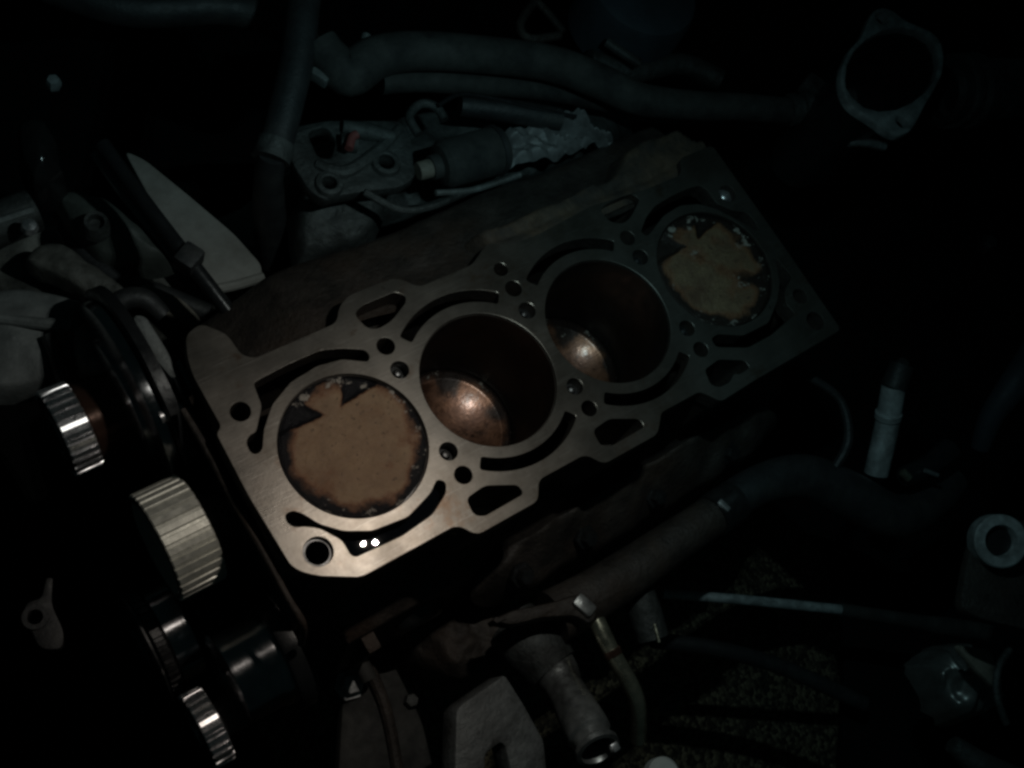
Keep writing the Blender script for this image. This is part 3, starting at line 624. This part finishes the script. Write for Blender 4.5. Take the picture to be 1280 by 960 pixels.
tag(MB().tube([(99.6, 172.4, -24.0), (105.4, 178.7, -24.0), (109.4, 179.7, -24.0)], 2.8, 12).build('red_plug', 'red'), 'small faded red plug on the alloy flange plate', 'plug')
a, b = Vector((138.5, 146.9, -34.0)), Vector((199.9, 141.1, -34.0)); ax = (b - a)
t = thing('solenoid_canister', 'stubby grey cylinder lying between the flange plate and crumpled foil', 'canister', a - Vector((0, 0, 20)))
L_ = ax.length
MB().lathe([(0, 8), (7.5, 8), (8, 9), (8, 14), (13, 15), (15.5, 18), (15.8, L_ - 4), (14.5, L_ - 1), (10, L_)], a, ax, 40).build('body', 'dusty', t)
MB().lathe([(0, -1), (5.5, -1), (6, 0), (6, 8)], a, ax, 24).build('terminal', 'tan', t)
MB().lathe([(15.9, L_ - 7), (16.8, L_ - 7), (16.8, L_ - 4.5), (15.9, L_ - 4.5)], a, ax, 40, True).build('band', 'rubber', t)
MB().tube([a + Vector((4, -16, -4)), a + ax * .5 + Vector((2, -19, -8)), b + Vector((6, -18, -8))], 2, 8).build('bracket_wire', 'alloy', t)
tag(MB().tube([(149.8, 168.7, -30.0), (151.2, 182.2, -30.0), (163.2, 188.1, -30.0), (171.6, 182.4, -30.0), (172.1, 172.0, -30.0)], 3, 12).build('wire_clip', 'dirty_alloy'), 'bent wire clip loop above the grey cylinder', 'clip')
tag(MB().tube([(190.8, 180.4, -35.0), (217.9, 166.6, -35.0), (252.5, 146.6, -36.0)], [7, 8, 8], 16).build('black_hose', 'rubber'), 'short black hose above the grey cylinder', 'hose')
# crumpled foil
mb = MB(); nu, nv = 46, 22
c00, c10, c01, c11 = Vector((194.5, 133.0, -44.0)), Vector((284.3, 117.2, -44.0)), Vector((204.6, 155.2, -40.0)), Vector((270.3, 149.7, -40.0))
vs = []
for i in range(nu + 1):
    u = i / nu
    for j in range(nv + 1):
        v = j / nv
        p = c00 * (1 - u) * (1 - v) + c10 * u * (1 - v) + c01 * (1 - u) * v + c11 * u * v
        fold = abs(((u * 1.5 + v * .35) * 5) % 1 - .5) * 2
        p = p + Vector((0, 0, (9 * fold if u > .5 else 3 * fold) + 7 * noise.noise(Vector((u * 5, v * 3, 2))) + 1.2 * noise.noise(Vector((u * 11, v * 6, 7)))))
        p += Vector((0, 4 * noise.noise(Vector((u * 7, v * 2, 11))), 0))
        vs.append(p)
fs = [(i * (nv + 1) + j, (i + 1) * (nv + 1) + j, (i + 1) * (nv + 1) + j + 1, i * (nv + 1) + j + 1) for i in range(nu) for j in range(nv)]
tag(mb.add(vs, fs).build('foil_heat_shield', 'foil', smooth=30), 'crumpled pale foil heat shield beside the grey cylinder', 'heat shield')
tag(MB().lathe([(0, 20), (34, 19), (40, 16), (42, 10), (42, -30)], (369.6, 212.6, -40.0), (0, 0, 1), 48).build('fluid_reservoir', 'bluegrey'), 'round blue-grey reservoir cut off by the top edge', 'reservoir')
t = thing('wiper_link', 'thin grey metal link bent to a triangle at the top edge', 'linkage', (285.3, 214.5, -40.0))
MB().tube([(277.1, 227.5, -20.0), (256.4, 214.7, -20.0), (256.5, 202.3, -20.0), (279.4, 197.4, -20.0)], 3, 10, sub=3).build('arm', 'iron', t)
MB().tube([(277.7, 225.6, -18.0), (280.4, 210.7, -18.0), (281.6, 197.9, -18.0)], 2.6, 10).build('brace', 'iron', t)
tag(MB().tube([(318.4, 186.8, -30.0), (323.7, 176.5, -30.0), (332.2, 162.2, -30.0)], 3.5, 10).build('short_lever', 'dirty_alloy'), 'short tan lever below the round reservoir', 'lever')
tag(MB().tube([(316.2, 190.8, -55.0), (348.0, 172.6, -60.0), (390.5, 165.3, -60.0), (414.3, 141.8, -60.0)], 8, 14).build('vacuum_pipe', 'dirty_alloy'), 'dim pipe behind the thick hose near the reservoir', 'pipe')

tag(lump((-89.1, 298.6, -150.0), (-23.4, 265.9, -150.0), (44.6, 138.8, -155.0), (-134.9, 191.7, -150.0), 14, 9, .025, 61, 30, 70, 50).build('gearbox_casting', 'grime', smooth=60), 'broad dirty grey casting lying under the cover and shield at left', 'casting')
tag(lump((83.2, 239.5, -88.0), (387.3, 172.6, -88.0), (335.8, 123.3, -88.0), (78.6, 152.2, -96.0), 10, 9, .03, 67, 30, 80, 44).build('manifold_casting', 'dirty_alloy', smooth=60), 'dark lumpy casting under the flange plate, grey cylinder and foil', 'casting')
tag(lump((8.0, -71.4, -150.0), (93.8, -99.2, -140.0), (72.3, -151.3, -135.0), (15.4, -134.6, -150.0), 12, 8, .045, 71, 26, 60, 44).build('filter_housing', 'iron', smooth=60), 'dark greasy housing between the block side and the notched bracket', 'housing')
tag(MB().tube([(170.1, 179.9, -24.0), (188.4, 182.3, -24.0), (211.2, 171.7, -26.0), (234.1, 156.9, -28.0), (260.6, 142.0, -30.0)], 1.5, 8).build('thin_wire', 'plastic'), 'thin black wire strung above the grey cylinder', 'wire')
tag(MB().tube([(96.1, 145.1, -30.0), (113.8, 128.4, -36.0), (136.3, 124.3, -40.0), (169.6, 126.0, -44.0), (201.9, 124.9, -46.0)], 2.4, 10).build('fuel_line', 'dirty_alloy'), 'thin dull line below the grey cylinder', 'pipe')
tag(MB().tube([(335.3, -83.1, -70.0), (348.8, -108.6, -72.0), (341.6, -135.0, -80.0), (322.3, -148.0, -90.0)], [3, 3, 3.4, 3.4], 10).build('sensor_lead', 'rubber'), 'black lead drooping between the deck corner and the upright tube', 'cable')

# throttle body with its two-eared flange
fz = 40
fc = Vector((450.8, 61.4, 40.0))
t = thing('throttle_body', 'throttle body with a two-eared oval flange around a black round opening', 'throttle body', fc - Vector((0, 0, 90)))
ring = [(406.1, 68.9), (415.2, 77.9), (429.7, 86.5), (447.6, 92.3), (462.7, 102.0), (471.8, 106.9), (481.7, 106.5), (487.8, 101.7), (492.2, 91.0), (501.7, 82.1), (508.6, 74.1), (508.7, 65.5), (501.8, 55.0), (490.6, 44.8), (474.4, 36.5), (457.3, 29.0), (441.8, 21.1), (431.4, 16.9), (420.2, 17.2), (413.8, 22.9), (409.7, 33.0), (404.3, 41.6), (400.1, 49.7), (400.7, 58.8)]
plate('flange', 'zinc', [fillet(ring, 4), [(fc.x + 46.5 * math.cos(a_) * 1.0, fc.y + 46.5 * math.sin(a_)) for a_ in [2 * math.pi * i / 60 for i in range(60)]] if 0 else [(409.7, 67.6), (418.9, 76.6), (432.6, 84.2), (449.0, 89.0), (467.1, 90.7), (485.6, 87.4), (497.0, 80.8), (502.9, 71.7), (501.3, 62.3), (494.8, 53.2), (483.4, 44.5), (467.0, 37.8), (449.0, 34.7), (432.3, 34.7), (417.8, 38.6), (409.0, 45.2), (405.7, 54.4), (406.0, 62.2)],
      circle(*(474.2, 99.3, 40.0)[:2], 5.2, 20), circle(*(430.6, 25.3, 40.0)[:2], 5, 20)], fz - 7, fz, t, 0.8)
inn = [(409.7, 67.6), (418.9, 76.6), (432.6, 84.2), (449.0, 89.0), (467.1, 90.7), (485.6, 87.4), (497.0, 80.8), (502.9, 71.7), (501.3, 62.3), (494.8, 53.2), (483.4, 44.5), (467.0, 37.8), (449.0, 34.7), (432.3, 34.7), (417.8, 38.6), (409.0, 45.2), (405.7, 54.4), (406.0, 62.2)]
m_ = len(inn)
mb = MB(); vs = []
for z, s in ((33, 1.0), (33, .97), (20, .95), (20, .90), (-60, .88)):
    vs += [(fc.x + (x - fc.x) * s, fc.y + (y - fc.y) * s, z) for x, y in inn]
for z, s in ((-60, .98), (30, 1.02)):
    vs += [(fc.x + (x - fc.x) * s, fc.y + (y - fc.y) * s, z) for x, y in inn]
mb.add(vs, [(i * m_ + k, i * m_ + (k + 1) % m_, (i + 1) * m_ + (k + 1) % m_, (i + 1) * m_ + k) for i in range(6) for k in range(m_)]).build('barrel', 'plastic', t, smooth=40)
MB().add([(fc.x + (x - fc.x) * .9, fc.y + (y - fc.y) * .9, -30 + (x - fc.x) * .25) for x, y in inn], [tuple(range(m_))]).build('butterfly', 'plastic', t)
a = Vector((518.3, 44.9, 5.0)); b = Vector((636.7, 17.7, -10.0)); ax = b - a; L_ = ax.length
MB().lathe([(20, 0), (24, 4), (24, 14), (27, 15), (27, 20), (24, 21), (24, 27), (28, 29), (28, 36), (24, 38), (22, L_)], a, ax, 40).build('intake_neck', 'dirty_alloy', t)
t = thing('hose_connector', 'ringed connector where the thick hose meets the throttle body', 'connector', (442.2, 86.9, -40.0))
a = Vector((410.7, 84.0, -18.0)); b = Vector((454.4, 67.9, -5.0)); ax = b - a; L_ = ax.length
MB().lathe([(9.5, 0), (11.5, 1), (11.5, 6), (9.5, 7), (9.5, 10), (12, 11), (12, 16), (9, 17), (9, L_)], a, ax, 32).build('barb', 'dirty_alloy', t)
MB().box((432.2, 90.3, -8.0), (14, 14, 12), Matrix.Rotation(.4, 3, 'Z')).build('lug', 'dirty_alloy', t, 3)
tag(MB().tube([(421.5, 39.0, 0.0), (432.0, 33.7, 2.0), (447.9, 25.5, 0.0)], 3.4, 12).build('bright_clip', 'steel'), 'small shiny clip just below the lower flange ear', 'clip')

# ------------------------------------------------------------------ near side of the engine: pipes, bracket, tubes
t = thing('coolant_pipe', 'dark brown coolant pipe running along the near side of the block', 'pipe', (183.3, -130.4, -140.0))
MB().tube([(86.4, -131.5, -95.0), (120.3, -133.2, -95.0), (157.5, -132.5, -95.0), (193.3, -131.2, -95.0), (226.6, -130.3, -95.0)], [17, 16, 15, 14, 13.5], 24).build('pipe', 'iron', t)
MB().tube([(222.3, -130.3, -94.0), (243.7, -129.5, -94.0)], 14.6, 28).build('collar', 'dark_steel', t)
MB().box((225.0, -128.5, -79.0), (4, 9, 2.5), Matrix.Rotation(.3, 3, 'Z')).build('highlight_chip', 'steel', t, .8)  # small bright block added as the highlight on the collar
t = thing('pipe_flange', 'brown-stained flange end with one bright worn corner', 'flange', (97.5, -130.9, -120.0))
plate('plate', 'iron', [fillet([(41.2, -114.0), (56.7, -115.2), (81.1, -123.3), (98.0, -127.1), (106.2, -131.6), (102.2, -144.8), (94.4, -147.0), (90.5, -138.3), (71.4, -128.8), (51.6, -123.0)], 4)], -84, -70, t, 3)
MB().box((97.1, -135.1, -69.0), (9, 14, 6), Matrix.Rotation(.35, 3, 'Z')).build('worn_corner', 'spigot', t, 2.6)
tag(MB().tube([(235.0, -129.1, -95.0), (269.0, -129.5, -95.0), (305.9, -140.7, -98.0), (332.6, -167.5, -102.0), (359.7, -199.1, -105.0), (398.5, -204.1, -108.0), (426.9, -200.7, -110.0)], [13, 14, 16, 17, 16, 14, 12], 22).build('lower_radiator_hose', 'rubber'), 'thick black hose bending away from the coolant pipe', 'hose')
t = thing('pipe_stub', 'short dark pipe stub with a bright edge pointing down', 'pipe', (154.2, -178.4, -130.0))
MB().tube([(154.0, -143.9, -110.0), (151.4, -159.8, -112.0), (147.9, -176.6, -115.0)], [11, 11, 10.5], 20).build('pipe', 'dirty_alloy', t)
MB().tube([(148.2, -168.8, -103.0), (144.8, -180.0, -104.0)], 1.1, 8).build('edge', 'brass', t)
t = thing('bypass_pipe', 'shiny yellowish bent metal pipe curving down past the outlet', 'pipe', (126.6, -190.5, -140.0))
MB().tube([(110.1, -143.1, -92.0), (108.6, -154.7, -92.0), (108.2, -169.7, -94.0), (109.5, -186.7, -97.0), (109.8, -203.6, -104.0), (106.9, -224.3, -125.0)], [5.6, 5.6, 5.4, 5.4, 5.2, 5], 20).build('tube', 'brass', t)
MB().tube([(108.2, -166.5, -93.5), (108.1, -170.8, -94.0)], 6.2, 20, sub=1).build('joint', 'brown_steel', t)
t = thing('water_outlet', 'grey alloy water outlet with a beaded open hose spigot', 'outlet', (96.2, -199.2, -160.0))
MB().tube([(70.6, -122.1, -118.0), (73.0, -141.8, -112.0), (74.8, -159.2, -108.0)], [18, 20, 17], 24).build('elbow', 'dirty_alloy', t)
a = Vector((75.3, -159.7, -107.0)); b = Vector((59.2, -208.5, -72.0)); ax = b - a; L_ = ax.length
MB().lathe([(14, -6), (13.8, 4), (12.5, 10), (11.6, 13), (11.8, 20), (13.6, L_ - 18), (13.4, L_ - 12), (11.6, L_ - 10), (11.4, L_ - 5), (13.6, L_ - 3), (13.4, L_), (10.8, L_ + .4), (10.2, L_ - 1), (10.2, L_ - 22), (0, L_ - 22)], a, ax, 40).build('spigot', 'spigot', t); sg = bpy.context.scene.objects.get('spigot')
MB().box((67.9, -211.9, -70.0), (5, 5, 5)).build('clip_ear', 'steel', sg, 1)
t = thing('support_bracket', 'rough cast alloy bracket with a square notch at the bottom edge', 'bracket', (29.6, -171.8, -110.0))
fr = frame_at((-2.6, -146.6, -70.0), (.22, -.18, 1), (1, 0, 0))
o2 = Vector((-2.6, -146.6, -70.0))
pl = [(x - o2.x, y - o2.y) for x, y in [(-2.2, -146.8), (3.5, -145.6), (36.8, -146.1), (39.2, -167.1), (40.3, -190.8), (28.9, -214.0), (9.2, -201.9), (15.4, -179.3), (13.9, -176.4), (1.9, -176.2), (-2.6, -183.3), (-12.4, -188.6), (-24.8, -181.0)]]
plate('casting', 'bracket_alloy', [fillet(pl, 2.5)], -16, 0, t, 1.6, fr)
t = thing('engine_mount', 'dark oily mount casting with a pale bolt under the front corner', 'mount', (-3.6, -114.1, -260.0))
plate('casting', 'dusty', [fillet([(-17.5, -35.0), (7.6, -48.7), (9.1, -88.2), (6.2, -144.5), (-6.1, -185.0), (-61.8, -150.8), (-26.7, -96.7), (-24.4, -63.4)], 8)], -200, -170, t, 5)
MB().tube([(-14.2, -43.7, -166.0), (-10.0, -78.2, -166.0), (-11.6, -122.9, -168.0), (-27.9, -171.6, -170.0)], [5, 5, 4, 4], 10).build('ridge', 'iron', t)
MB().tube([(-13.9, -46.1, -150.0), (-16.0, -72.4, -150.0), (-16.1, -105.8, -152.0)], [7, 6, 5], 12).build('arm', 'dusty', t)
MB().lathe([(0, 7), (6, 6.5), (7, 5), (7, 0), (10, 0), (10, -2)], (-25.2, -101.7, -166.0), (.1, -.1, 1), 6).build('bolt', 'zinc', t)
MB().lathe([(0, 4), (4, 3.5), (5, 0)], (4.5, -130.1, -168.0), (0, 0, 1), 6).build('bolt', 'dirty_alloy', t)
tag(MB().tube([(-57.7, 30.1, -130.0), (-46.8, -15.4, -150.0), (-39.8, -54.8, -170.0), (-37.2, -93.1, -190.0)], [6, 6, 7, 7], 12).build('sump_edge', 'iron'), 'dark ridge of casting running down behind the sprockets', 'casting')
t = thing('dipstick_tube', 'upright mottled zinc tube with a crimped band and black cap', 'tube', (392.0, -165.3, -130.0))
tb = MB().tube([(394.6, -119.9, -70.0), (385.1, -142.4, -90.0), (372.2, -166.7, -112.0)], [8.6, 8.8, 8.8], 24).build('tube', 'zinc', t)
MB().tube([(387.0, -134.0, -81.0), (386.5, -136.6, -84.0)], 9.6, 24, sub=1).build('band', 'zinc', tb)
MB().tube([(404.0, -109.7, -60.0), (394.2, -120.4, -70.0)], [8.6, 9.4], 20).build('cap', 'rubber', t)
MB().lathe([(0, 3), (4, 2.5), (5, 0)], (404.0, -109.7, -60.0), (.2, .3, 1), 16).build('cap_knob', 'rubber', t)
t = thing('long_rod', 'long thin grey rod crossing the gap over the rough ground', 'rod', (333.0, -226.4, -230.0))
MB().tube([(216.3, -160.2, -200.0), (272.8, -196.8, -200.0), (341.5, -243.2, -200.0)], [3.6, 3.8, 4], 14).build('rod', 'zinc', t)
MB().tube([(341.5, -243.2, -200.0), (398.9, -286.6, -200.0), (416.5, -300.1, -200.0), (490.5, -354.2, -200.0)], [5, 6, 7.5, 7.5], 16).build('sleeve', 'dusty', t)
tag(MB().tube([(219.0, -188.5, -260.0), (265.9, -223.7, -260.0), (309.9, -264.7, -265.0), (359.3, -325.7, -270.0)], 6.5, 14).build('black_cable', 'rubber'), 'black cable lying over the rough ground below the long rod', 'cable')
t = thing('strut_plate', 'dark plate carrying a pale round collar at the right edge', 'plate', (365.8, -263.0, -60.0))
plate('sheet', 'iron', [fillet([(332.2, -234.8), (357.4, -224.0), (397.8, -245.2), (343.3, -299.8), (310.9, -272.9), (300.3, -258.4)], 8)], -38, -30, t, 1.5)
MB().lathe([(9, -6), (10, 7), (10.5, 8), (16, 8), (17, 7), (17, -6)], (347.2, -237.4, -20.0), (-.42, -.08, .9), 48).build('collar', 'zinc', t)
MB().lathe([(0, .4), (9, .4)], (347.2, -237.4, -20.0), (-.42, -.08, .9), 32).build('bore', 'plastic', t)
# rounded shiny casting at lower right
tag(lump((335.8, -293.5, -150.0), (389.6, -300.6, -150.0), (387.8, -360.0, -150.0), (330.6, -349.0, -150.0), 20, 5, .05, 52, 22, fold=16).build('rounded_casting', 'bag', smooth=60), 'dim rounded lump with streaky highlights near the lower right corner', 'casting')
tag(MB().tube([(340.2, -304.9, -60.0), (323.9, -309.3, -60.0), (311.7, -322.5, -62.0), (308.9, -340.6, -66.0)], 2.4, 12).build('bent_wire', 'dirty_alloy'), 'thin bent wire beside the dim rounded lump at lower right', 'wire')
tag(plate('tan_cover', 'tan', [fillet([(329.6, -288.8), (351.6, -305.6), (347.7, -320.7), (337.1, -328.1), (332.5, -310.8)], 4)], -96, -90, None, 1.5), 'small tan tab above the dim rounded lump at lower right', 'tab')
tag(MB().tube([(288.9, -339.2, -100.0), (300.0, -363.7, -100.0), (322.2, -395.1, -100.0)], [6, 10, 12], 16).build('corner_pipe', 'dirty_alloy'), 'dim pipe crossing the lower right corner', 'pipe')
tag(MB().lathe([(0, 3), (9, 2.5), (11, 0), (11, -8)], (116.5, -253.0, -140.0), (0, 0, 1), 32).build('white_cap', 'white'), 'small pale cap cut off by the bottom edge', 'cap')
tag(MB().tube([(528.7, -149.7, -60.0), (493.6, -164.7, -70.0), (476.8, -176.6, -90.0), (468.0, -193.0, -110.0)], [11, 11, 9, 7], 18).build('side_hose', 'bluegrey'), 'blue-grey hose at the right edge above the pale collar', 'hose')
tag(MB().lathe([(0, 4), (5, 3.5), (6.5, 1), (6.5, -6)], (523.8, -66.3, -40.0), (0, 0, 1), 6).build('hex_bolt', 'dark_steel'), 'lone dim hex bolt in the dark right of the deck', 'bolt')
t = thing('hose_tee', 'small dark tee with a glinting edge beyond the black hose', 'fitting', (412.1, -186.2, -110.0))
MB().tube([(364.8, -177.0, -80.0), (388.7, -179.8, -80.0), (413.2, -178.6, -80.0)], [7, 8, 9], 16).build('body', 'plastic', t)
MB().tube([(374.9, -180.4, -70.0), (383.9, -188.2, -72.0)], 1.6, 8).build('edge', 'steel', t)
MB().tube([(359.2, -173.0, -72.0), (362.4, -179.2, -74.0)], 3, 10).build('nipple', 'brass', t)
for o in bpy.data.objects:
    if '_o' in o.keys(): del o['_o']
